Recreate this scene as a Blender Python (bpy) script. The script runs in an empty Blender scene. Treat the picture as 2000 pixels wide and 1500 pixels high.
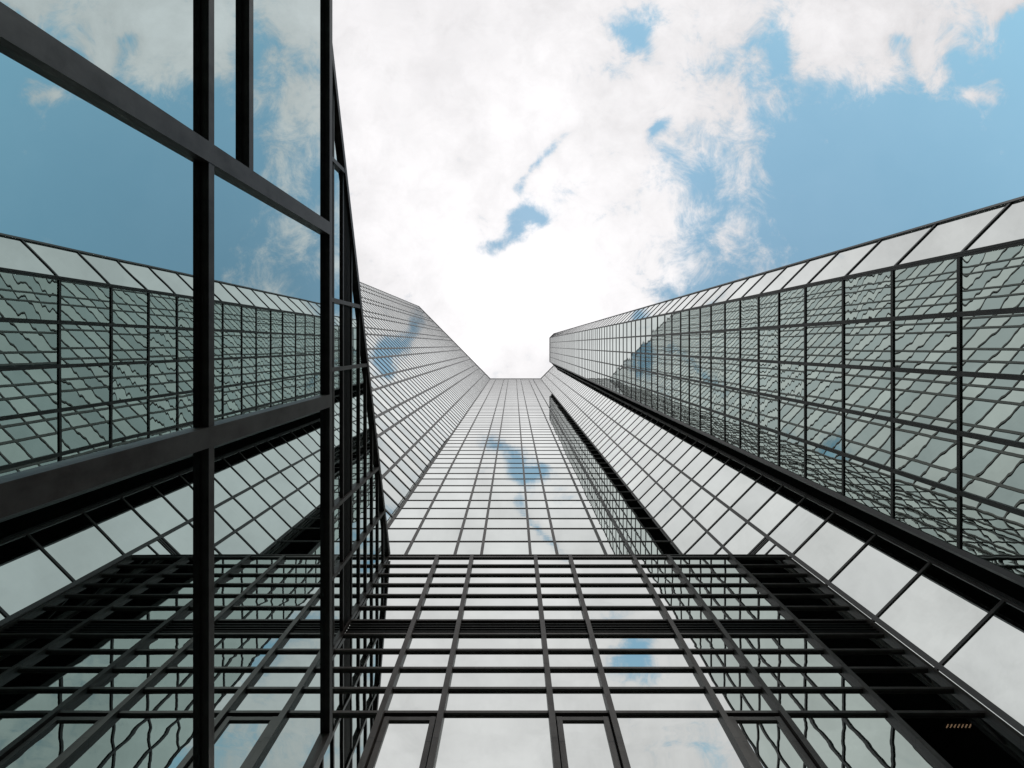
import bpy, bmesh, math, random
from mathutils import Vector
random.seed(7)
sc = bpy.context.scene
COL = sc.collection

# ------------------------------------------------------------------ frame of reference
# x = to the right of the photograph, y = towards its lower edge, z = up.  The camera stands on
# the plaza and looks straight up, so a plan at height z is seen at the scale F / z.
F = 900.0                      # focal length in pixels of the 2000 px wide photograph
U0, V0 = 1003.0, 674.0         # where the zenith falls
H = 153.4                      # roof height above the lens
CAM = 1.6                      # lens above the ground
S = H / F                      # metres per photograph pixel at roof height
G = -CAM                       # ground, relative to the lens

# ------------------------------------------------------------------ small helpers
def link(o, parent=None):
    COL.objects.link(o)
    if parent is not None:
        o.parent = parent
    return o

def thing(name, label, cat, group=None):
    o = bpy.data.objects.new(name, None)
    o.empty_display_size = 0.5
    o['label'] = label
    o['category'] = cat
    if group:
        o['group'] = group
    return link(o)

def mesh_obj(name, verts, faces, mat, parent=None, uvs=None, uvn=None, rnd=None, label=None):
    me = bpy.data.meshes.new(name)
    me.from_pydata([(x, y, z + CAM) for x, y, z in verts], [], faces)
    me.materials.append(mat)
    if uvs is not None:
        a = me.uv_layers.new(name='metres')
        b = me.uv_layers.new(name='unit')
        for i in range(len(a.data)):
            a.data[i].uv = uvs[i]
            b.data[i].uv = uvn[i]
        at = me.attributes.new('pane', 'FLOAT', 'FACE')
        for i, r in enumerate(rnd):
            at.data[i].value = r
    o = bpy.data.objects.new(name, me)
    if label:
        o['label'] = label
    return link(o, parent)

class Box:
    """collects boxes given by two plan directions"""
    def __init__(self):
        self.v, self.f = [], []
    def prism(self, ring_lo, ring_hi):
        n = len(ring_lo); b = len(self.v)
        self.v += list(ring_lo) + list(ring_hi)
        self.f.append(tuple(range(b + n - 1, b - 1, -1)))
        self.f.append(tuple(range(b + n, b + 2 * n)))
        for i in range(n):
            j = (i + 1) % n
            self.f.append((b + i, b + j, b + n + j, b + n + i))
    def build(self, name, mat, parent=None, label=None):
        me = bpy.data.meshes.new(name)
        me.from_pydata([(x, y, z + CAM) for x, y, z in self.v], [], self.f)
        bm = bmesh.new(); bm.from_mesh(me)
        bmesh.ops.recalc_face_normals(bm, faces=bm.faces)
        bm.to_mesh(me); bm.free()
        me.materials.append(mat)
        o = bpy.data.objects.new(name, me)
        if label:
            o['label'] = label
        return link(o, parent)

# ------------------------------------------------------------------ materials
def new_mat(name):
    m = bpy.data.materials.new(name); m.use_nodes = True
    nt = m.node_tree
    return m, nt, nt.nodes['Principled BSDF']

def node(nt, kind, **kw):
    n = nt.nodes.new(kind)
    for k, v in kw.items():
        setattr(n, k, v)
    return n

def math_node(nt, op, a, b=None, c=None, clamp=False):
    n = nt.nodes.new('ShaderNodeMath'); n.operation = op; n.use_clamp = clamp
    for i, x in enumerate((a, b, c)):
        if x is None:
            continue
        if hasattr(x, 'is_output'):
            nt.links.new(x, n.inputs[i])
        else:
            n.inputs[i].default_value = x
    return n.outputs[0]

def glass(name, f0, wave=1.0, scale=1.6, tilt=0.0018, edge=0.0007, vary=0.06, transparent=0.0, fine=1.0, ratio=3.4, aniso=0.7):
    """mirror coated float glass: every pane has its own bow, tilt and roller waves"""
    m, nt, p = new_mat(name)
    p.inputs['Metallic'].default_value = 1.0
    p.inputs['Roughness'].default_value = 0.0
    uv = node(nt, 'ShaderNodeUVMap', uv_map='metres').outputs[0]
    un = node(nt, 'ShaderNodeUVMap', uv_map='unit').outputs[0]
    rn = node(nt, 'ShaderNodeAttribute', attribute_name='pane').outputs['Fac']
    su = node(nt, 'ShaderNodeSeparateXYZ'); nt.links.new(uv, su.inputs[0])
    sn = node(nt, 'ShaderNodeSeparateXYZ'); nt.links.new(un, sn.inputs[0])
    off = math_node(nt, 'MULTIPLY', rn, 61.7)
    cv = node(nt, 'ShaderNodeCombineXYZ')
    nt.links.new(math_node(nt, 'MULTIPLY', su.outputs[0], aniso), cv.inputs[0])
    nt.links.new(math_node(nt, 'MULTIPLY', su.outputs[1], 1.6), cv.inputs[1])
    nt.links.new(off, cv.inputs[2])
    n1 = node(nt, 'ShaderNodeTexNoise'); n1.inputs['Scale'].default_value = scale
    n1.inputs['Detail'].default_value = 0.0
    nt.links.new(cv.outputs[0], n1.inputs['Vector'])
    n2 = node(nt, 'ShaderNodeTexNoise'); n2.inputs['Scale'].default_value = scale * ratio
    n2.inputs['Detail'].default_value = 0.0
    nt.links.new(cv.outputs[0], n2.inputs['Vector'])
    # heights chosen so that the slopes come to about wave and fine thousandths
    h = math_node(nt, 'MULTIPLY', n1.outputs['Fac'], 0.0008 * wave / scale)
    h = math_node(nt, 'MULTIPLY_ADD', n2.outputs['Fac'], 0.0008 * fine / (scale * ratio), h)
    wx = node(nt, 'ShaderNodeTexWhiteNoise', noise_dimensions='1D'); nt.links.new(off, wx.inputs['W'])
    sx = node(nt, 'ShaderNodeSeparateColor'); nt.links.new(wx.outputs['Color'], sx.inputs[0])
    # some panes lie nearly flat, others are strongly rolled; then the tilt of the pane
    h = math_node(nt, 'MULTIPLY', h, math_node(nt, 'MULTIPLY_ADD', math_node(nt, 'POWER', sx.outputs[2], 1.6), 1.15, 0.18))
    tx = math_node(nt, 'MULTIPLY', math_node(nt, 'SUBTRACT', sx.outputs[0], 0.5), 2 * tilt)
    ty = math_node(nt, 'MULTIPLY', math_node(nt, 'SUBTRACT', sx.outputs[1], 0.5), 2 * tilt)
    h = math_node(nt, 'MULTIPLY_ADD', su.outputs[0], tx, h)
    h = math_node(nt, 'MULTIPLY_ADD', su.outputs[1], ty, h)
    # bow that tightens towards the clamped edges
    for k in (0, 1):
        c = math_node(nt, 'MULTIPLY_ADD', sn.outputs[k], 2.0, -1.0)
        e = math_node(nt, 'POWER', math_node(nt, 'ABSOLUTE', c), 9.0)
        amp = math_node(nt, 'MULTIPLY', math_node(nt, 'SUBTRACT', sx.outputs[2], 0.25), edge * (0.25, 1.0)[k])
        h = math_node(nt, 'MULTIPLY_ADD', e, amp, h)
    b = node(nt, 'ShaderNodeBump'); b.inputs['Strength'].default_value = 1.0
    b.inputs['Distance'].default_value = 1.0
    nt.links.new(h, b.inputs['Height'])
    nt.links.new(b.outputs[0], p.inputs['Normal'])
    # small differences of coating from pane to pane, and a breath of dirt
    dn = node(nt, 'ShaderNodeTexNoise'); dn.inputs['Scale'].default_value = 2.3
    dn.inputs['Detail'].default_value = 5.0
    geo = node(nt, 'ShaderNodeNewGeometry')
    nt.links.new(geo.outputs['Position'], dn.inputs['Vector'])
    val = math_node(nt, 'MULTIPLY_ADD', sx.outputs[1], vary, 1.0 - vary)
    val = math_node(nt, 'MULTIPLY', val, math_node(nt, 'MULTIPLY_ADD', dn.outputs['Fac'], 0.05, 0.975))
    mx = node(nt, 'ShaderNodeMix', data_type='RGBA', blend_type='MULTIPLY')
    mx.inputs['Factor'].default_value = 1.0
    mx.inputs['A'].default_value = (*f0, 1)
    nt.links.new(val, mx.inputs['B'])
    nt.links.new(mx.outputs['Result'], p.inputs['Base Color'])
    if transparent:
        t = node(nt, 'ShaderNodeBsdfTransparent')
        ms = node(nt, 'ShaderNodeMixShader'); ms.inputs[0].default_value = transparent
        out = nt.nodes['Material Output']
        nt.links.new(p.outputs[0], ms.inputs[1]); nt.links.new(t.outputs[0], ms.inputs[2])
        nt.links.new(ms.outputs[0], out.inputs['Surface'])
    return m

def metal(name, base, rough=0.42, stain=0.35, scale=1.3, spec=0.5, joints=()):
    m, nt, p = new_mat(name)
    geo = node(nt, 'ShaderNodeNewGeometry')
    n = node(nt, 'ShaderNodeTexNoise'); n.inputs['Scale'].default_value = scale
    n.inputs['Detail'].default_value = 8.0; n.inputs['Roughness'].default_value = 0.65
    nt.links.new(geo.outputs['Position'], n.inputs['Vector'])
    mp = node(nt, 'ShaderNodeMapping'); mp.inputs['Scale'].default_value = (9, 9, 0.7)
    nt.links.new(geo.outputs['Position'], mp.inputs[0])
    n2 = node(nt, 'ShaderNodeTexNoise'); n2.inputs['Scale'].default_value = 2.0
    n2.inputs['Detail'].default_value = 4.0
    nt.links.new(mp.outputs[0], n2.inputs['Vector'])
    v = math_node(nt, 'ADD', math_node(nt, 'SUBTRACT', n.outputs['Fac'], 0.5),
                  math_node(nt, 'MULTIPLY', math_node(nt, 'SUBTRACT', n2.outputs['Fac'], 0.5), 0.7))
    v = math_node(nt, 'MULTIPLY_ADD', v, 2.2 * stain, 1.0)
    if joints:                                  # butt joints of the mullion caps
        pz = node(nt, 'ShaderNodeSeparateXYZ'); nt.links.new(geo.outputs['Position'], pz.inputs[0])
        for jz in joints:
            d = math_node(nt, 'ABSOLUTE', math_node(nt, 'SUBTRACT', pz.outputs[2], jz + CAM))
            v = math_node(nt, 'MULTIPLY', v, math_node(nt, 'MULTIPLY_ADD', math_node(nt, 'GREATER_THAN', d, 0.008), 0.85, 0.15))
    mx = node(nt, 'ShaderNodeMix', data_type='RGBA', blend_type='MULTIPLY')
    mx.inputs['Factor'].default_value = 1.0
    mx.inputs['A'].default_value = (*base, 1)
    nt.links.new(v, mx.inputs['B'])
    nt.links.new(mx.outputs['Result'], p.inputs['Base Color'])
    nt.links.new(math_node(nt, 'MULTIPLY_ADD', n.outputs['Fac'], 0.25, rough - 0.12), p.inputs['Roughness'])
    sp = math_node(nt, 'MULTIPLY_ADD', math_node(nt, 'SUBTRACT', n.outputs['Fac'], 0.5), 3.2 * spec * min(stain, 1.0), spec, clamp=True)
    nt.links.new(sp, p.inputs['Specular IOR Level'])
    return m

M_VIS = glass('tower_vision_glass', (0.70, 0.74, 0.715), wave=1.7, fine=1.8, scale=1.1, ratio=3.0, tilt=0.0018, edge=0.0009, vary=0.10, aniso=0.22)
M_MID = glass('tower_band_glass', (0.66, 0.70, 0.68), wave=1.7, fine=1.8, scale=1.2, ratio=2.8, tilt=0.0018, edge=0.0009, vary=0.10, aniso=0.22)
M_REF = glass('right_tower_glass', (0.555, 0.63, 0.60), wave=2.2, fine=1.7, scale=0.9, ratio=3.2, tilt=0.0036, edge=0.0016, vary=0.06, aniso=0.16)
M_SPA = glass('tower_spandrel_glass', (0.54, 0.60, 0.595), wave=1.7, fine=1.8, scale=1.2, ratio=2.8, tilt=0.0018, edge=0.0009, vary=0.10, aniso=0.22)
M_POD = glass('podium_glass', (0.71, 0.74, 0.72), wave=4.0, fine=1.2, scale=1.2, tilt=0.0022, edge=0.0006, aniso=0.22)
M_LOW = glass('annex_glass', (0.53, 0.625, 0.62), wave=1.6, fine=0.5, scale=1.0, tilt=0.0006, edge=0.0004, aniso=0.35)
M_SEE = glass('podium_clear_glass', (0.54, 0.58, 0.57), wave=2.0, scale=1.1, transparent=0.14, aniso=0.3)
M_FRM = metal('bronze_frame', (0.062, 0.047, 0.045), 0.45, 0.35, spec=0.4)
M_RFR = metal('right_tower_frame', (0.026, 0.020, 0.0195), 0.45, 0.35, spec=0.35)
M_POF = metal('podium_bronze_frame', (0.040, 0.029, 0.027), 0.45, 0.5, spec=0.4, joints=(12.63, 10.23))
M_ANF = metal('weathered_bronze_frame', (0.018, 0.0122, 0.0116), 0.46, 0.65, 4.0, spec=0.32)
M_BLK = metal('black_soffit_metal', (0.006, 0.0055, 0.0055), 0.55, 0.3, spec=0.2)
M_BLD = metal('dark_louvre', (0.013, 0.011, 0.0105), 0.6, 0.3, spec=0.2)
M_ROOF = metal('roof_gravel', (0.16, 0.155, 0.15), 0.9, 0.4, 4.0, spec=0.1)

def perforated():
    m, nt, p = new_mat('perforated_black_panel')
    geo = node(nt, 'ShaderNodeNewGeometry')
    v = node(nt, 'ShaderNodeTexVoronoi'); v.inputs['Scale'].default_value = 26
    v.inputs['Randomness'].default_value = 0.15
    nt.links.new(geo.outputs['Position'], v.inputs['Vector'])
    r = node(nt, 'ShaderNodeValToRGB')
    r.color_ramp.elements[0].position = 0.28; r.color_ramp.elements[0].color = (0.002, 0.002, 0.002, 1)
    r.color_ramp.elements[1].position = 0.42; r.color_ramp.elements[1].color = (0.007, 0.0065, 0.0065, 1)
    nt.links.new(v.outputs['Distance'], r.inputs[0])
    nt.links.new(r.outputs[0], p.inputs['Base Color'])
    p.inputs['Roughness'].default_value = 1.0
    p.inputs['Specular IOR Level'].default_value = 0.0
    return m
M_PERF = perforated()

def paving():
    m, nt, p = new_mat('plaza_paving')
    geo = node(nt, 'ShaderNodeNewGeometry')
    b = node(nt, 'ShaderNodeTexBrick'); b.inputs['Scale'].default_value = 1.2
    b.inputs['Color1'].default_value = (0.062, 0.060, 0.057, 1)
    b.inputs['Color2'].default_value = (0.078, 0.075, 0.07, 1)
    b.inputs['Mortar'].default_value = (0.03, 0.03, 0.03, 1)
    b.inputs['Mortar Size'].default_value = 0.008
    nt.links.new(geo.outputs['Position'], b.inputs['Vector'])
    nt.links.new(b.outputs['Color'], p.inputs['Base Color'])
    p.inputs['Roughness'].default_value = 0.85
    return m

# ------------------------------------------------------------------ visibility estimate (only used to
# decide which repeats are big enough in the photo to become parts of their own)
def seen(pt, who):
    x, y, z = pt
    if z <= 0.5:
        return False
    u, v = U0 + F * x / z, V0 + F * y / z
    if not (0 <= u <= 2000 and 0 <= v <= 1500):
        return False
    rx, ry = u - U0, v - V0
    if who == 'annex':
        return True
    if who == 'hall':
        return u > 650
    if u < 650 or (u < 650 + (v - 154) * 0.1148 and v < 1089):
        return False
    if who == 'podium':
        return True
    if who in ('C', 'B', 'D') and v > 1087 and ry > 0.757 * rx:
        return False
    return True

def shown_area(poly, who):
    if len(poly) < 3:
        return 0
    a = Vector(poly[0]); b = Vector(poly[1]); d = Vector(poly[-1])
    n = k = 0
    for i in (0.1, 0.3, 0.5, 0.7, 0.9):
        for j in (0.1, 0.3, 0.5, 0.7, 0.9):
            n += 1
            k += seen(a + (b - a) * i + (d - a) * j, who)
    if not k:
        return 0
    pr = [(F * p[0] / max(p[2], 0.3), F * p[1] / max(p[2], 0.3)) for p in poly]
    ar = 0
    for i in range(len(pr)):
        x1, y1 = pr[i]; x2, y2 = pr[(i + 1) % len(pr)]
        ar += x1 * y2 - x2 * y1
    return abs(ar) / 2 * k / n

class Parts:
    """gathers the members of one building, then links the 100 largest of each kind on their own"""
    def __init__(self, root):
        self.root = root; self.quads = {}; self.bars = {}
    def pane(self, name, mat, poly, uv, un, area):
        self.quads.setdefault(name, []).append((area, mat, poly, uv, un, random.random()))
    def bar(self, name, mat, ring_lo, ring_hi, area):
        self.bars.setdefault(name, []).append((area, mat, ring_lo, ring_hi))
    def finish(self):
        for name, items in self.quads.items():
            items.sort(key=lambda t: -t[0])
            own = [t for t in items[:100] if t[0] > 0]
            rest = items[len(own):]
            for a, mat, poly, uv, un, r in own:
                mesh_obj(name, poly, [tuple(range(len(poly)))], mat, self.root, uv, un, [r])
            if rest:
                mats = []
                for t in rest:
                    if t[1] not in mats:
                        mats.append(t[1])
                vs, fs, uvs, uns, rs, mi = [], [], [], [], [], []
                for a, mat, poly, uv, un, r in rest:
                    b = len(vs); vs += poly; fs.append(tuple(range(b, b + len(poly))))
                    uvs += uv; uns += un; rs.append(r); mi.append(mats.index(mat))
                o = mesh_obj(name + 's', vs, fs, mats[0], self.root, uvs, uns, rs)
                for m in mats[1:]:
                    o.data.materials.append(m)
                for i, k in enumerate(mi):
                    o.data.polygons[i].material_index = k
                o['kind'] = 'stuff'
        for name, items in self.bars.items():
            items.sort(key=lambda t: -t[0])
            own = [t for t in items[:100] if t[0] > 0]
            rest = items[len(own):]
            for a, mat, lo, hi in own:
                b = Box(); b.prism(lo, hi); b.build(name, mat, self.root)
            if rest:
                b = Box()
                for a, mat, lo, hi in rest:
                    b.prism(lo, hi)
                o = b.build(name + 's', rest[0][1], self.root)
                o['kind'] = 'stuff'

def clip(poly, uv, un, zmax):
    """cut a pane polygon by z <= zmax(y)"""
    out, o1, o2 = [], [], []
    n = len(poly)
    for i in range(n):
        a, b = poly[i], poly[(i + 1) % n]
        da, db = a[2] - zmax(a[1]), b[2] - zmax(b[1])
        if da <= 0:
            out.append(a); o1.append(uv[i]); o2.append(un[i])
        if (da < 0 < db) or (db < 0 < da):
            t = da / (da - db); j = (i + 1) % n
            lerp = lambda p, q: tuple(p[k] + (q[k] - p[k]) * t for k in range(len(p)))
            out.append(lerp(a, b)); o1.append(lerp(uv[i], uv[j])); o2.append(lerp(un[i], un[j]))
    return out, o1, o2

class Facade:
    """a flat curtain wall from plan point a to plan point b; glass lies on that line and everything
    else stands proud of it towards the normal (which points to the left of a->b when side=+1)"""
    def __init__(self, parts, who, a, b, toward=(0, 0)):
        self.P, self.who = parts, who
        self.a = Vector(a); self.b = Vector(b)
        d = self.b - self.a; self.L = d.length; self.d = d / self.L
        n = Vector((-self.d.y, self.d.x))
        if n.dot(Vector(toward) - self.a) < 0:
            n = -n
        self.n = n
    def pt(self, s, o, z):
        p = self.a + self.d * s + self.n * o
        return (p.x, p.y, z)
    def pane(self, name, mat, s0, s1, z0, z1, back=0.0, zmax=None):
        poly = [self.pt(s0, -back, z0), self.pt(s1, -back, z0), self.pt(s1, -back, z1), self.pt(s0, -back, z1)]
        uv = [(s0, z0), (s1, z0), (s1, z1), (s0, z1)]
        un = [(0, 0), (1, 0), (1, 1), (0, 1)]
        e1 = Vector(poly[1]) - Vector(poly[0]); e2 = Vector(poly[3]) - Vector(poly[0])
        if e1.cross(e2).dot(Vector((self.n.x, self.n.y, 0))) < 0:
            poly.reverse(); uv.reverse(); un.reverse()
        if zmax:
            poly, uv, un = clip(poly, uv, un, zmax)
            if len(poly) < 3:
                return
        self.P.pane(name, mat, poly, uv, un, shown_area(poly, self.who))
    def bar(self, name, mat, s0, s1, z0, z1, o0, o1, ztop=None):
        """box from s0..s1, z0..z1, standing o0..o1 proud"""
        lo = [self.pt(s0, o0, z0), self.pt(s1, o0, z0), self.pt(s1, o1, z0), self.pt(s0, o1, z0)]
        hi = [self.pt(s0, o0, z1), self.pt(s1, o0, z1), self.pt(s1, o1, z1), self.pt(s0, o1, z1)]
        if ztop:
            hi = [(x, y, ztop(y)) for x, y, z in hi]
        face = [lo[3], lo[2], hi[2], hi[3]]
        self.P.bar(name, mat, lo, hi, shown_area(face, self.who) + shown_area(lo, self.who) + 1e-6 * 0)

def grid(fc, mulls, levels, mull_w, mull_p, tr_h, tr_p, mats=(None, None), frame=None, ends=True, name='window_pane', zbot=None):
    """curtain wall grid: panes between neighbouring mullions and levels"""
    cols = sorted(mulls)
    zs = sorted(levels)
    for i in range(len(cols) - 1):
        for j in range(len(zs) - 1):
            m = mats[j % 2]
            fc.pane(name, m, cols[i] + 0.01, cols[i + 1] - 0.01, zs[j] + 0.01, zs[j + 1] - 0.01)
    for z in zs:
        fc.bar('transom', frame, cols[0], cols[-1], z - tr_h / 2, z + tr_h / 2, -0.06, tr_p)
    for s in cols:
        fc.bar('mullion', frame, s - mull_w / 2, s + mull_w / 2, zs[0] - 0.2, zs[-1] + 0.12, -0.07, mull_p)

# ------------------------------------------------------------------ storey levels of the towers (above the lens)
LEV = [-1.5, 1.5, 3.7, 5.9, 8.1, 10.3, 12.5, 14.7, 16.9, 19.1, 21.0, 22.75, 24.6]
z = 26.38; k = 0
while z < H - 0.6:
    LEV.append(z); z += (1.86, 1.635)[k % 2]; k += 1
LEV.append(H)
N0 = len(LEV) % 2

def px(x, y):
    """plan point given in photograph pixels from the zenith at roof height"""
    return (x * S, y * S)

# ------------------------------------------------------------------ faceted tower: left wing, middle, right wing
P1, P2, P3, P4 = px(-185.5, -76), px(-45.5, 66), px(53, 66), px(78.6, 40.2)
tower = thing('skyscraper', 'tall mirror glass tower with three bright folded faces rising behind the low podium', 'skyscraper')
tp = Parts(tower)
mats = (M_VIS, M_MID)

left = Facade(tp, 'B', P1, P2, (0, 0))
ratio = left.L / 140.0
us = [817.5, 824.2, 831, 842.5, 848, 860, 866, 877.7, 883.6, 895.2, 901.5, 913, 919, 930, 936.5, 947.5, 957.5]
grid(left, [(u - 817.5) * ratio for u in us], LEV, 0.24, 0.05, 0.13, 0.045, (M_VIS, M_SPA), M_FRM)
mid = Facade(tp, 'C', P2, P3, (0, 0))
xs = [P2[0], -5.79, -3.15, -1.725, 0.905, 2.345, 4.965, 6.405, P3[0]]
grid(mid, [x - P2[0] for x in xs], LEV, 0.155, 0.05, 0.08, 0.036, mats, M_FRM)
right = Facade(tp, 'D', P3, P4, (0, 0))
grid(right, [0, 1.83, 3.56, right.L - 0.06], LEV, 0.155, 0.05, 0.08, 0.036, mats, M_FRM)
for zz in (20.84, 20.74, 20.2):
    right.bar('transom', M_FRM, 0, 3.5, zz, zz + 0.05, -0.05, 0.033)
tp.finish()
# roof slab and the unseen sides behind the three faces
b = Box()
ring = [P1, P2, P3, (P4[0] - 0.2, P4[1] + 0.35), (P4[0] + 14, P4[1] + 14), (16, 40), (-30, 40), (-52, 20), (-47, 2)]
off = [(P1[0] - 0.25, P1[1] + 0.35), (P2[0] - 0.15, P2[1] + 0.3), (P3[0] + 0.15, P3[1] + 0.3)] + ring[3:]
b.prism([(x, y, G) for x, y in off], [(x, y, H - 0.05) for x, y in off])
b.build('core_wall', M_BLK, tower)
b = Box()
b.prism([(x, y, H - 0.04) for x, y in off], [(x, y, H + 0.06) for x, y in off])
b.build('roof', M_ROOF, tower)
def roof_line(fc, root, mat):
    bb = Box()
    for o0, o1, z0, z1 in ((-0.25, 0.12, H + 0.13, H + 0.45),):
        lo = [fc.pt(-0.05, o0, z0), fc.pt(fc.L + 0.05, o0, z0), fc.pt(fc.L + 0.05, o1, z0), fc.pt(-0.05, o1, z0)]
        bb.prism(lo, [(x, y, z1) for x, y, _ in lo])
    bb.build('parapet', mat, root)
for fc in (left, mid, right):
    roof_line(fc, tower, M_FRM)

# ------------------------------------------------------------------ right tower
Q1, Q2, Q3 = px(71, 32.9), px(71, -14.35), px(79.4, -22.8)
tower2 = thing('skyscraper', 'right hand glass tower full of wavy green reflections beside a black recessed corner', 'skyscraper')
rp = Parts(tower2)
flat = Facade(rp, 'R', Q1, Q2, (0, 0))
grid(flat, [flat.L * k / 5 for k in range(6)], LEV, 0.14, 0.05, 0.09, 0.04, (M_REF, M_REF), M_RFR)
bev = Facade(rp, 'E', Q2, Q3, (0, -30))
grid(bev, [0.02, bev.L], LEV, 0.12, 0.05, 0.07, 0.035, mats, M_RFR)
rp.finish()
b = Box()
ring2 = [(Q1[0] + 0.35, Q1[1] - 0.2), (Q2[0] + 0.3, Q2[1] + 0.1), (Q3[0] + 0.3, Q3[1] + 0.2), (Q3[0] + 26, Q3[1] + 1), (Q3[0] + 26, Q1[1] + 12), (P4[0] + 0.5, P4[1] - 0.15)]
b.prism([(x, y, G) for x, y in ring2], [(x, y, H - 0.05) for x, y in ring2])
b.build('core_wall', M_BLK, tower2)
b = Box()
b.prism([(x, y, H - 0.04) for x, y in ring2], [(x, y, H + 0.06) for x, y in ring2])
b.build('roof', M_ROOF, tower2)
for fc in (flat, bev):
    roof_line(fc, tower2, M_FRM)
# black recessed corner between the two towers
cor = Facade(rp, 'G', Q1, P4, (0, 10))
if cor.n.dot(Vector((-1, 1))) < 0:
    cor.n = -cor.n
for j in range(len(LEV) - 1):
    pass
b = Box()
lo = [cor.pt(0.05, -0.3, G), cor.pt(cor.L - 0.02, -0.3, G), cor.pt(cor.L - 0.02, -0.02, G), cor.pt(0.05, -0.02, G)]
b.prism(lo, [(x, y, H + 0.1) for x, y, _ in lo])
b.build('recessed_corner', M_PERF, tower2)
b = Box()
for s0, s1, o1 in ((-0.09, 0.09, 0.10), (cor.L - 0.16, cor.L - 0.03, 0.06)):
    lo = [cor.pt(s0, -0.05, G), cor.pt(s1, -0.05, G), cor.pt(s1, o1, G), cor.pt(s0, o1, G)]
    b.prism(lo, [(x, y, H + 0.12) for x, y, _ in lo])
b.build('corner_trim', M_RFR, tower2)

# ------------------------------------------------------------------ podium building in front of the tower
DG = 8.85                                     # glass line of the podium
podium = thing('podium_building', 'low dark framed glass podium with closely spaced bars and a black louvred band', 'building')
pp = Parts(podium)
XL, XR = -5.24, P3[0] + (P3[1] - DG)
front = Facade(pp, 'podium', (XL, DG), (XR, DG), (0, 0))
PM = [XL, -3.16, -1.73, 0.91, 2.35, 4.97, 6.42, 9.0, XR]
PZ = [11.01, 11.78, 12.52, 13.27, 14.00, 14.70, 15.46, 16.21, 16.94, 17.67, 18.41, 19.10]
cols = [x - XL for x in PM]
for i in range(len(cols) - 1):
    for j in range(len(PZ) - 1):
        if j == 4:
            continue
        front.pane('window_pane', M_POD, cols[i] + 0.01, cols[i + 1] - 0.01, PZ[j] + 0.01, PZ[j + 1] - 0.01)
    s0, s1 = cols[i], cols[i + 1]
    # louvred band
    nb = 5
    for q in range(nb):
        zz = 14.06 + q * 0.125
        front.bar('louvre_blade', M_BLD, s0 + 0.07, s1 - 0.07, zz, zz + 0.035, -0.10, 0.035)
    # tall panes below; the narrow bays hold an opening casement
    if i in (1, 3, 5):
        pass
    else:
        mat = M_SEE if i == len(cols) - 2 else M_POD
        front.pane('window_pane', mat, s0 + 0.01, s1 - 0.01, 7.2, 11.0)
        front.pane('window_pane', M_POD, s0 + 0.01, s1 - 0.01, 3.4, 7.18)
        front.pane('window_pane', M_POD, s0 + 0.01, s1 - 0.01, -1.4, 3.38)
for zz in PZ[:-1]:
    front.bar('transom', M_POF, cols[0], cols[-1], zz, zz + 0.07, -0.06, 0.066)
for zz in (7.19, 3.39, -1.5):
    front.bar('transom', M_POF, cols[0], cols[-1], zz - 0.05, zz + 0.065, -0.06, 0.05)
for s in cols[1:-1]:
    front.bar('mullion', M_POF, s - 0.072, s + 0.072, G + 0.02, 19.13, -0.08, 0.13)
pp.finish()
b = Box()
lo = [front.pt(0.02, -0.10, 19.10), front.pt(front.L, -0.10, 19.10), front.pt(front.L, 0.06, 19.10), front.pt(0.02, 0.06, 19.10)]
b.prism(lo, [(x, y, 19.17) for x, y, _ in lo])
lo = [front.pt(0.03, -0.12, 19.17), front.pt(front.L, -0.12, 19.17), front.pt(front.L, 0.03, 19.17), front.pt(0.03, 0.03, 19.17)]
b.prism(lo, [(x, y, 19.32) for x, y, _ in lo])
lo = [front.pt(0.03, -0.14, 19.32), front.pt(front.L, -0.14, 19.32), front.pt(front.L, 0.06, 19.32), front.pt(0.03, 0.06, 19.32)]
b.prism(lo, [(x, y, 19.36) for x, y, _ in lo])
b.build('coping', M_POF, podium)
b = Box()
lo = [(XL + 0.03, DG + 0.16, 19.14), (XR - 0.05, DG + 0.16, 19.14), (P3[0] - 0.1, P3[1] - 0.13, 19.14), (XL + 0.03, P2[1] - 0.13, 19.14)]
b.prism(lo, [(x, y, 19.28) for x, y, _ in lo])
b.build('roof', M_ROOF, podium)
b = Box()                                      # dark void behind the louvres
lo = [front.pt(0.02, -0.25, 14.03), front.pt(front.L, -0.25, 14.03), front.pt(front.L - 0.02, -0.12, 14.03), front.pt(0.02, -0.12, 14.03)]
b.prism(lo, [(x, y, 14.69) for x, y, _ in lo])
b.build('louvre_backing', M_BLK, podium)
# side joint against the tower wing
b = Box()
sx = XR - 0.06
lo = [(sx - 0.12, DG - 0.13, G), (sx, DG - 0.13, G), (sx, DG + 0.2, G), (sx - 0.12, DG + 0.2, G)]
b.prism(lo, [(x, y, 19.2) for x, y, _ in lo])
b.build('edge_trim', M_POF, podium)
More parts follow.
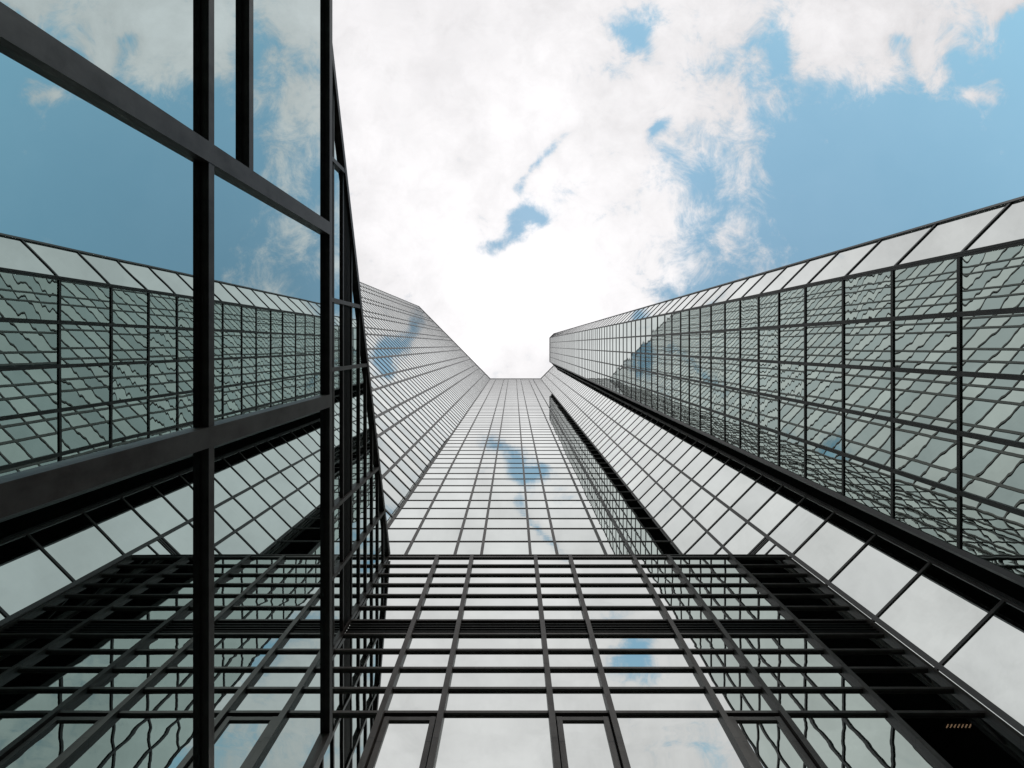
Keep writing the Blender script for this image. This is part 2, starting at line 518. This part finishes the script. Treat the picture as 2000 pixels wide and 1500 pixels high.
# casements
for i in (1, 3, 5):
    s0, s1 = cols[i] + 0.072, cols[i + 1] - 0.072
    for z0, z1 in ((7.27, 10.97), (3.48, 7.12), (-1.4, 3.32)):
        if z1 < 7.2:
            continue
        fr = Box()
        w = 0.13
        for a0, a1, c0, c1 in ((s0 + 0.035, s0 + 0.035 + w, z0, z1 - 0.05), (s1 - 0.035 - w, s1 - 0.035, z0, z1 - 0.05)):
            lo = [front.pt(a0, -0.06, c0), front.pt(a1, -0.06, c0), front.pt(a1, 0.05, c0), front.pt(a0, 0.05, c0)]
            fr.prism(lo, [(x, y, c1) for x, y, _ in lo])
        for c0, c1 in ((z0, z0 + 0.1), (z1 - 0.15, z1 - 0.05)):
            lo = [front.pt(s0 + 0.03, -0.055, c0), front.pt(s1 - 0.03, -0.055, c0), front.pt(s1 - 0.03, 0.045, c0), front.pt(s0 + 0.03, 0.045, c0)]
            fr.prism(lo, [(x, y, c1 - 0.003) for x, y, _ in lo])
        o = fr.build('casement_window', M_POF, podium)
        q = Parts(o)
        f2 = Facade(q, 'podium', (XL, DG), (XR, DG), (0, 0))
        f2.pane('pane', M_POD, s0 + 0.1, s1 - 0.1, z0 + 0.05, z1 - 0.1)
        q.finish()
    front2 = Parts(podium)
    f3 = Facade(front2, 'podium', (XL, DG), (XR, DG), (0, 0))
    f3.pane('window_pane', M_POD, cols[i] + 0.01, cols[i + 1] - 0.01, 3.4, 7.18)
    f3.pane('window_pane', M_POD, cols[i] + 0.01, cols[i + 1] - 0.01, -1.4, 3.38)
    front2.finish()
# closed body behind the glass, with an open dark room behind the clear pane
b = Box()
xa = 9.0
lo = [(XL + 0.05, DG + 0.27, G), (xa, DG + 0.27, G), (xa, P3[1] - 0.2, G), (XL + 0.05, P2[1] - 0.2, G)]
b.prism(lo, [(x, y, 19.12) for x, y, _ in lo])
lo = [(xa + 0.01, DG + 0.12, 11.06), (XR - 0.3, DG + 0.12, 11.06), (P3[0] + 0.1, P3[1] - 0.25, 11.06), (xa + 0.01, P3[1] - 0.25, 11.06)]
b.prism(lo, [(x, y, 19.12) for x, y, _ in lo])
lo = [(XR - 0.30, DG + 0.11, G), (XR - 0.2, DG + 0.11, G), (P3[0] + 0.05, P3[1] - 0.2, G), (P3[0] - 0.05, P3[1] - 0.2, G)]
b.prism(lo, [(x, y, 11.05) for x, y, _ in lo])
b.build('core_wall', M_BLK, podium)
# ceiling lamp inside, seen through the clear pane
def emit(name, col, st):
    m, nt, p = new_mat(name)
    p.inputs['Base Color'].default_value = (0.02, 0.02, 0.02, 1)
    p.inputs['Emission Color'].default_value = (*col, 1)
    p.inputs['Emission Strength'].default_value = st
    return m
lamp = thing('ceiling_lamp', 'small ceiling light with slanting warm strips glowing behind the dark podium glass', 'lamp')
b = Box()
lo = [(10.28, 9.03, 11.0), (11.0, 9.03, 11.0), (11.0, 9.14, 11.0), (10.28, 9.14, 11.0)]
b.prism(lo, [(x, y, 11.05) for x, y, _ in lo])
b.build('housing', M_BLK, lamp)
b = Box()
for q in range(7):
    x0 = 10.32 + q * 0.09
    lo = [(x0, 9.125, 10.985), (x0 + 0.02, 9.125, 10.985), (x0 + 0.06, 9.045, 10.985), (x0 + 0.04, 9.045, 10.985)]
    b.prism(lo, [(x, y, 10.998) for x, y, _ in lo])
b.build('glowing_strip', emit('warm_lamp', (1.0, 0.66, 0.40), 0.9), lamp)

# ------------------------------------------------------------------ left building: low front block and the taller glazed hall with a sloping top
annex = thing('glass_building', 'near glass building with heavy dark frames, mirroring blue sky and the opposite tower', 'building')
ap = Parts(annex)
AG = -2.28
YE = 4.80                                     # the front block stops short of the podium
near = Facade(ap, 'annex', (AG, -17.0), (AG, YE), (0, 0))
ys = [-17.0, -9.4, -5.5, -1.41, 0.674, YE]
Y = lambda y: y + 17.0
TOP = 5.57
for i in range(5):
    zz = [G + 0.1, 1.2, 3.36, 3.875, TOP] if i < 3 else [G + 0.1, 1.2, 3.36, TOP]
    for j in range(len(zz) - 1):
        near.pane('window_pane', M_LOW, Y(ys[i]) + 0.01, Y(ys[i + 1]) - 0.01, zz[j] + 0.01, zz[j + 1] - 0.01)
    for q in zz[1:-1]:
        near.bar('transom', M_ANF, Y(ys[i]) + 0.075, Y(ys[i + 1]) - 0.075, q, q + 0.062, -0.05, 0.058)
near.bar('transom', M_ANF, 0, near.L, TOP, TOP + 0.085, -0.05, 0.058)
for y in (-9.4, -5.5, -1.41, 0.674):
    near.bar('mullion', M_ANF, Y(y) - 0.075, Y(y) + 0.075, G + 0.02, TOP - 0.002, -0.06, 0.062)
near.bar('mullion', M_ANF, near.L - 0.11, near.L - 0.002, G + 0.02, TOP - 0.002, -0.06, 0.062)
# taller hall behind
HG = -5.24
hall = Facade(ap, 'hall', (HG, -17.0), (HG, DG + 0.02), (0, 0))
# the top edge falls away from the podium
zt = lambda y: 19.0 - 0.3567 * (-(y) + 8.09)
HM = [-9.3, -5.3, -1.29, 0.70, 4.70, 6.65, DG + 0.02]
HZ = [0.2, 1.0, 1.75, 2.5, 3.25, 4.0, 4.75, 5.5, 6.25, 7.0, 7.75, 8.5, 9.2, 9.85, 10.5, 11.25, 12.0, 12.52, 13.27, 14.01, 14.76, 15.51, 16.22, 16.95, 17.66, 18.4, 19.14]
for i in range(len(HM) - 1):
    for j in range(len(HZ) - 1):
        if j == 19:
            continue
        hall.pane('window_pane', M_LOW, Y(HM[i]) + 0.02, Y(HM[i + 1]) - 0.02, HZ[j] + 0.02, HZ[j + 1] - 0.02, zmax=lambda y: zt(y) - 0.1)
def y_at(zv):
    return 8.09 - (19.0 - zv) / 0.3567
for zz in HZ[1:-1]:
    y0 = max(y_at(zz + 0.2), -9.3)
    hall.bar('transom', M_ANF, Y(y0), hall.L, zz, zz + 0.07, -0.07, 0.055)
for q in range(6):
    zz = 14.08 + q * 0.105
    hall.bar('louvre_blade', M_BLD, Y(max(y_at(zz + 0.15), -9.3)), hall.L, zz, zz + 0.03, -0.10, 0.04)
for y in HM[1:-1]:
    hall.bar('mullion', M_ANF, Y(y) - 0.06, Y(y) + 0.06, G + 0.02, 0, -0.08, 0.10, ztop=lambda yy: zt(yy) - 0.12)
ap.finish()
b = Box()
# sloping coping
def slope_bar(x0, x1, ya, yb, dz0, dz1):
    ring = [(x0, ya, zt(ya) + dz0), (x1, ya, zt(ya) + dz0), (x1, ya, zt(ya) + dz1), (x0, ya, zt(ya) + dz1)]
    ring2 = [(x0, yb, zt(yb) + dz0), (x1, yb, zt(yb) + dz0), (x1, yb, zt(yb) + dz1), (x0, yb, zt(yb) + dz1)]
    b.prism(ring, ring2)
slope_bar(HG - 0.12, HG + 0.11, -9.2, DG - 0.15, -0.17, 0.0)
b.build('sloping_coping', M_ANF, annex)
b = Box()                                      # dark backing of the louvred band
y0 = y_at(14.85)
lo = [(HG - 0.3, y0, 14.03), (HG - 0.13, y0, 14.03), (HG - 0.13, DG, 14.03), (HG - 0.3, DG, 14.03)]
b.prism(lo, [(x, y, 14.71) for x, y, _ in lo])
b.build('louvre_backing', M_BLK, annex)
b = Box()                                      # corner post against the podium
lo = [(HG - 0.1, DG - 0.16, G), (HG + 0.08, DG - 0.16, G), (HG + 0.08, DG - 0.03, G), (HG - 0.1, DG - 0.03, G)]
b.prism(lo, [(x, y, 19.08) for x, y, _ in lo])
b.build('corner_post', M_ANF, annex)
b = Box()
lo = [(HG + 0.12, -16.9, G), (AG - 0.07, -16.9, G), (AG - 0.07, YE - 0.02, G), (HG + 0.12, YE - 0.02, G)]
b.prism(lo, [(x, y, TOP - 0.01) for x, y, _ in lo])
b.build('core_wall', M_BLK, annex)
b = Box()                                      # roof of the front block
lo = [(HG + 0.12, -16.9, TOP), (AG - 0.06, -16.9, TOP), (AG - 0.06, YE - 0.03, TOP), (HG + 0.12, YE - 0.03, TOP)]
b.prism(lo, [(x, y, TOP + 0.06) for x, y, _ in lo])
b.build('roof', M_ROOF, annex)
b = Box()                                      # body of the hall under its sloping roof
y0, y1 = -9.2, DG - 0.05
r1 = [(HG - 0.16, y0, G), (HG - 3, y0, G), (HG - 3, y0, zt(y0) - 0.15), (HG - 0.16, y0, zt(y0) - 0.15)]
r2 = [(HG - 0.16, y1, G), (HG - 3, y1, G), (HG - 3, y1, zt(y1) - 0.15), (HG - 0.16, y1, zt(y1) - 0.15)]
b.prism(r1, r2)
b.build('hall_core', M_BLK, annex)

# ------------------------------------------------------------------ ground
g = Box()
g.v = [(-3000, -3000, G), (3000, -3000, G), (3000, 3000, G), (-3000, 3000, G)]; g.f = [(0, 1, 2, 3)]
gr = g.build('ground', paving()); gr['kind'] = 'structure'

# ------------------------------------------------------------------ sky: Nishita air with a layer of broken cloud
SUN_EL = math.radians(30)
sun_dir = Vector((0.55, -0.92, 0)).normalized() * math.cos(SUN_EL) + Vector((0, 0, math.sin(SUN_EL)))
w = bpy.data.worlds.new('World'); sc.world = w; w.use_nodes = True
nt = w.node_tree
for n in list(nt.nodes):
    nt.nodes.remove(n)
out = node(nt, 'ShaderNodeOutputWorld')
sky = node(nt, 'ShaderNodeTexSky', sky_type='NISHITA')
sky.sun_disc = False
sky.sun_elevation = SUN_EL
sky.sun_rotation = math.atan2(sun_dir.x, sun_dir.y)
sky.air_density = 1.2; sky.dust_density = 0.1; sky.ozone_density = 0.2
bg1 = node(nt, 'ShaderNodeBackground'); bg1.inputs[1].default_value = 0.15
tint = node(nt, 'ShaderNodeMix', data_type='RGBA', blend_type='MULTIPLY'); tint.inputs['Factor'].default_value = 1.0
nt.links.new(sky.outputs[0], tint.inputs['A']); tint.inputs['B'].default_value = (0.80, 1.13, 1.0, 1)
nt.links.new(tint.outputs['Result'], bg1.inputs[0])
tc = node(nt, 'ShaderNodeTexCoord')
sp = node(nt, 'ShaderNodeSeparateXYZ'); nt.links.new(tc.outputs['Generated'], sp.inputs[0])
zc = math_node(nt, 'MAXIMUM', sp.outputs[2], 0.06)
pxn = math_node(nt, 'DIVIDE', sp.outputs[0], zc)
pyn = math_node(nt, 'DIVIDE', sp.outputs[1], zc)
pv = node(nt, 'ShaderNodeCombineXYZ'); nt.links.new(pxn, pv.inputs[0]); nt.links.new(pyn, pv.inputs[1])
# ragged domain
wn = node(nt, 'ShaderNodeTexNoise'); wn.inputs['Scale'].default_value = 6.0; wn.inputs['Detail'].default_value = 7.0
nt.links.new(pv.outputs[0], wn.inputs['Vector'])
vs_ = node(nt, 'ShaderNodeVectorMath', operation='SUBTRACT'); nt.links.new(wn.outputs['Color'], vs_.inputs[0]); vs_.inputs[1].default_value = (0.5, 0.5, 0.5)
vm = node(nt, 'ShaderNodeVectorMath', operation='SCALE'); nt.links.new(vs_.outputs[0], vm.inputs[0]); vm.inputs['Scale'].default_value = 0.15
va = node(nt, 'ShaderNodeVectorMath', operation='ADD'); nt.links.new(pv.outputs[0], va.inputs[0]); nt.links.new(vm.outputs[0], va.inputs[1])
wp = va.outputs[0]
# (u, v, half width, half height, turn in degrees, weight) of the cloud banks and of the gaps in them
BLOBS = [
    (900, 230, 480, 560, 0, 1.5), (1250, 330, 240, 330, 0, 0.42), (1000, 650, 330, 150, 0, 1.0), (420, -150, 620, 620, 0, 1.3),
    (1200, -420, 900, 350, 0, 1.5), (1610, 45, 120, 95, 20, 1.15), (1715, 150, 70, 75, 35, 0.8),
    (1820, 40, 110, 75, 5, 1.3), (1835, 130, 45, 50, 0, 0.9), (1912, 178, 42, 20, -10, 1.0),
    (1955, -8, 60, 26, -10, 1.0), (1440, 60, 80, 90, 0, 0.5),
    (1235, 60, 42, 50, 20, -1.1), (1262, 100, 26, 36, -30, -0.7), (1198, 145, 42, 28, 0, -0.8), (1290, 235, 22, 32, 35, -1.5),
    (1085, 272, 48, 15, -35, -1.1), (1048, 328, 17, 46, 25, -1.2), (1016, 372, 22, 22, 0, -0.9), (1060, 310, 70, 70, 0, -0.35),
    (1036, 424, 28, 20, 0, -1.2), (1006, 456, 22, 34, 30, -1.15), (958, 488, 44, 16, -20, -1.1), (1000, 445, 90, 46, -38, -0.35),
    (1350, 370, 46, 40, 20, -1.0), (1510, 90, 36, 80, -18, -1.1), (1750, 95, 34, 26, 0, -0.8),
    (800, -120, 150, 60, 0, -0.5), (1740, 370, 300, 150, 0, -0.9), (1370, 575, 110, 70, 0, -0.8), (2010, 100, 60, 90, 0, -1.0),
    (-900, 300, 700, 500, 0, 0.8), (300, 1500, 900, 400, 0, 0.7), (2600, 900, 500, 400, 0, 0.6),
]
acc = None
for (bu, bv, rw, rh, rot, wt) in BLOBS:
    mp = node(nt, 'ShaderNodeMapping', vector_type='TEXTURE')
    mp.inputs['Location'].default_value = ((bu - U0) / F, (bv - V0) / F, 0)
    mp.inputs['Rotation'].default_value = (0, 0, math.radians(rot))
    mp.inputs['Scale'].default_value = (rw / F, rh / F, 1)
    nt.links.new(wp, mp.inputs[0])
    dt = node(nt, 'ShaderNodeVectorMath', operation='DOT_PRODUCT')
    nt.links.new(mp.outputs[0], dt.inputs[0]); nt.links.new(mp.outputs[0], dt.inputs[1])
    e = math_node(nt, 'POWER', 2.718, math_node(nt, 'MULTIPLY', dt.outputs['Value'], -1.0))
    acc = math_node(nt, 'MULTIPLY', e, wt) if acc is None else math_node(nt, 'MULTIPLY_ADD', e, wt, acc)
fn = node(nt, 'ShaderNodeTexNoise'); fn.inputs['Scale'].default_value = 5.0; fn.inputs['Detail'].default_value = 9.0
fn.inputs['Roughness'].default_value = 0.64; fn.inputs['Distortion'].default_value = 0.3
nt.links.new(pv.outputs[0], fn.inputs['Vector'])
hn = node(nt, 'ShaderNodeTexNoise'); hn.inputs['Scale'].default_value = 11.0; hn.inputs['Detail'].default_value = 9.0
hn.inputs['Roughness'].default_value = 0.70; hn.inputs['Distortion'].default_value = 0.5
nt.links.new(pv.outputs[0], hn.inputs['Vector'])
acc = math_node(nt, 'MULTIPLY_ADD', math_node(nt, 'SUBTRACT', hn.outputs['Fac'], 0.5), 3.3, acc)
dens = math_node(nt, 'ADD', acc, math_node(nt, 'MULTIPLY', math_node(nt, 'SUBTRACT', fn.outputs['Fac'], 0.5), 2.4))
mr = node(nt, 'ShaderNodeMapRange', interpolation_type='SMOOTHSTEP')
mr.inputs['From Min'].default_value = 0.05; mr.inputs['From Max'].default_value = 1.25
nt.links.new(dens, mr.inputs['Value'])
gq = node(nt, 'ShaderNodeMapping', vector_type='TEXTURE')
gq.inputs['Location'].default_value = ((1010 - U0) / F, (480 - V0) / F, 0); gq.inputs['Scale'].default_value = (0.45, 0.5, 1)
nt.links.new(pv.outputs[0], gq.inputs[0])
gr_ = node(nt, 'ShaderNodeVectorMath', operation='DOT_PRODUCT'); nt.links.new(gq.outputs[0], gr_.inputs[0]); nt.links.new(gq.outputs[0], gr_.inputs[1])
# thin haze close to the bright bank
haze = math_node(nt, 'MULTIPLY_ADD', math_node(nt, 'POWER', 2.718, math_node(nt, 'MULTIPLY', gr_.outputs['Value'], -1.0)), 0.09, 0.10)
# forward scattered light brightens the blue around the hidden sun
aur = math_node(nt, 'MULTIPLY_ADD', math_node(nt, 'POWER', 2.718, math_node(nt, 'MULTIPLY', gr_.outputs['Value'], -1.0)), 0.55, 1.0)
aum = node(nt, 'ShaderNodeMix', data_type='RGBA', blend_type='MULTIPLY'); aum.inputs['Factor'].default_value = 1.0
nt.links.new(tint.outputs['Result'], aum.inputs['A']); nt.links.new(aur, aum.inputs['B'])
nt.links.new(aum.outputs['Result'], bg1.inputs[0])
mask = math_node(nt, 'MULTIPLY_ADD', mr.outputs[0], math_node(nt, 'SUBTRACT', 1.0, haze), haze)
# cloud brightness: denser and sunlit towards the zenith, greyer folds elsewhere
sn_ = node(nt, 'ShaderNodeTexNoise'); sn_.inputs['Scale'].default_value = 3.6; sn_.inputs['Detail'].default_value = 9.0; sn_.inputs['Roughness'].default_value = 0.6
nt.links.new(va.outputs[0], sn_.inputs['Vector'])
thick = node(nt, 'ShaderNodeMapRange'); thick.inputs['From Min'].default_value = 0.6; thick.inputs['From Max'].default_value = 2.2
nt.links.new(dens, thick.inputs['Value'])
br = math_node(nt, 'ADD', math_node(nt, 'MULTIPLY', sn_.outputs['Fac'], 0.56), math_node(nt, 'MULTIPLY', thick.outputs[0], 0.14))
br = math_node(nt, 'ADD', br, 0.445)
# the sun stands behind the thick bank overhead and lights it through
gl = node(nt, 'ShaderNodeMapping', vector_type='TEXTURE')
gl.inputs['Location'].default_value = ((1010 - U0) / F, (520 - V0) / F, 0); gl.inputs['Scale'].default_value = (0.42, 0.50, 1)
nt.links.new(pv.outputs[0], gl.inputs[0])
gd = node(nt, 'ShaderNodeVectorMath', operation='DOT_PRODUCT'); nt.links.new(gl.outputs[0], gd.inputs[0]); nt.links.new(gl.outputs[0], gd.inputs[1])
br = math_node(nt, 'MULTIPLY_ADD', math_node(nt, 'POWER', 2.718, math_node(nt, 'MULTIPLY', gd.outputs['Value'], -1.0)), 0.24, br)
cr = node(nt, 'ShaderNodeCombineColor')
nt.links.new(br, cr.inputs[0]); nt.links.new(math_node(nt, 'MULTIPLY', br, 0.982), cr.inputs[1]); nt.links.new(math_node(nt, 'MULTIPLY', br, 0.995), cr.inputs[2])
bg2 = node(nt, 'ShaderNodeBackground'); nt.links.new(cr.outputs[0], bg2.inputs[0]); bg2.inputs[1].default_value = 1.0
ms = node(nt, 'ShaderNodeMixShader')
nt.links.new(mask, ms.inputs[0]); nt.links.new(bg1.outputs[0], ms.inputs[1]); nt.links.new(bg2.outputs[0], ms.inputs[2])
nt.links.new(ms.outputs[0], out.inputs[0])

sl = bpy.data.lights.new('sun', 'SUN'); sl.energy = 0.9; sl.angle = math.radians(10); sl.color = (1.0, 0.95, 0.88)
so = bpy.data.objects.new('sun', sl); link(so)
so.rotation_euler = sun_dir.to_track_quat('Z', 'Y').to_euler()

# ------------------------------------------------------------------ camera
cd = bpy.data.cameras.new('camera'); cam = bpy.data.objects.new('camera', cd); link(cam)
cam.location = (0, 0, CAM)
cam.rotation_euler = (math.pi, 0, 0)
cd.sensor_fit = 'HORIZONTAL'; cd.sensor_width = 36.0
cd.lens = 36.0 * F / 2000.0
cd.shift_x = -(U0 - 1000.0) / 2000.0
cd.shift_y = -(750.0 - V0) / 2000.0
cd.clip_start = 0.05; cd.clip_end = 10000
sc.camera = cam

sc.cycles.max_bounces = 8; sc.cycles.glossy_bounces = 6; sc.cycles.diffuse_bounces = 2; sc.cycles.transparent_max_bounces = 8
sc.view_settings.view_transform = 'Standard'; sc.view_settings.look = 'None'
sc.view_settings.exposure = 0.0; sc.view_settings.gamma = 1.0
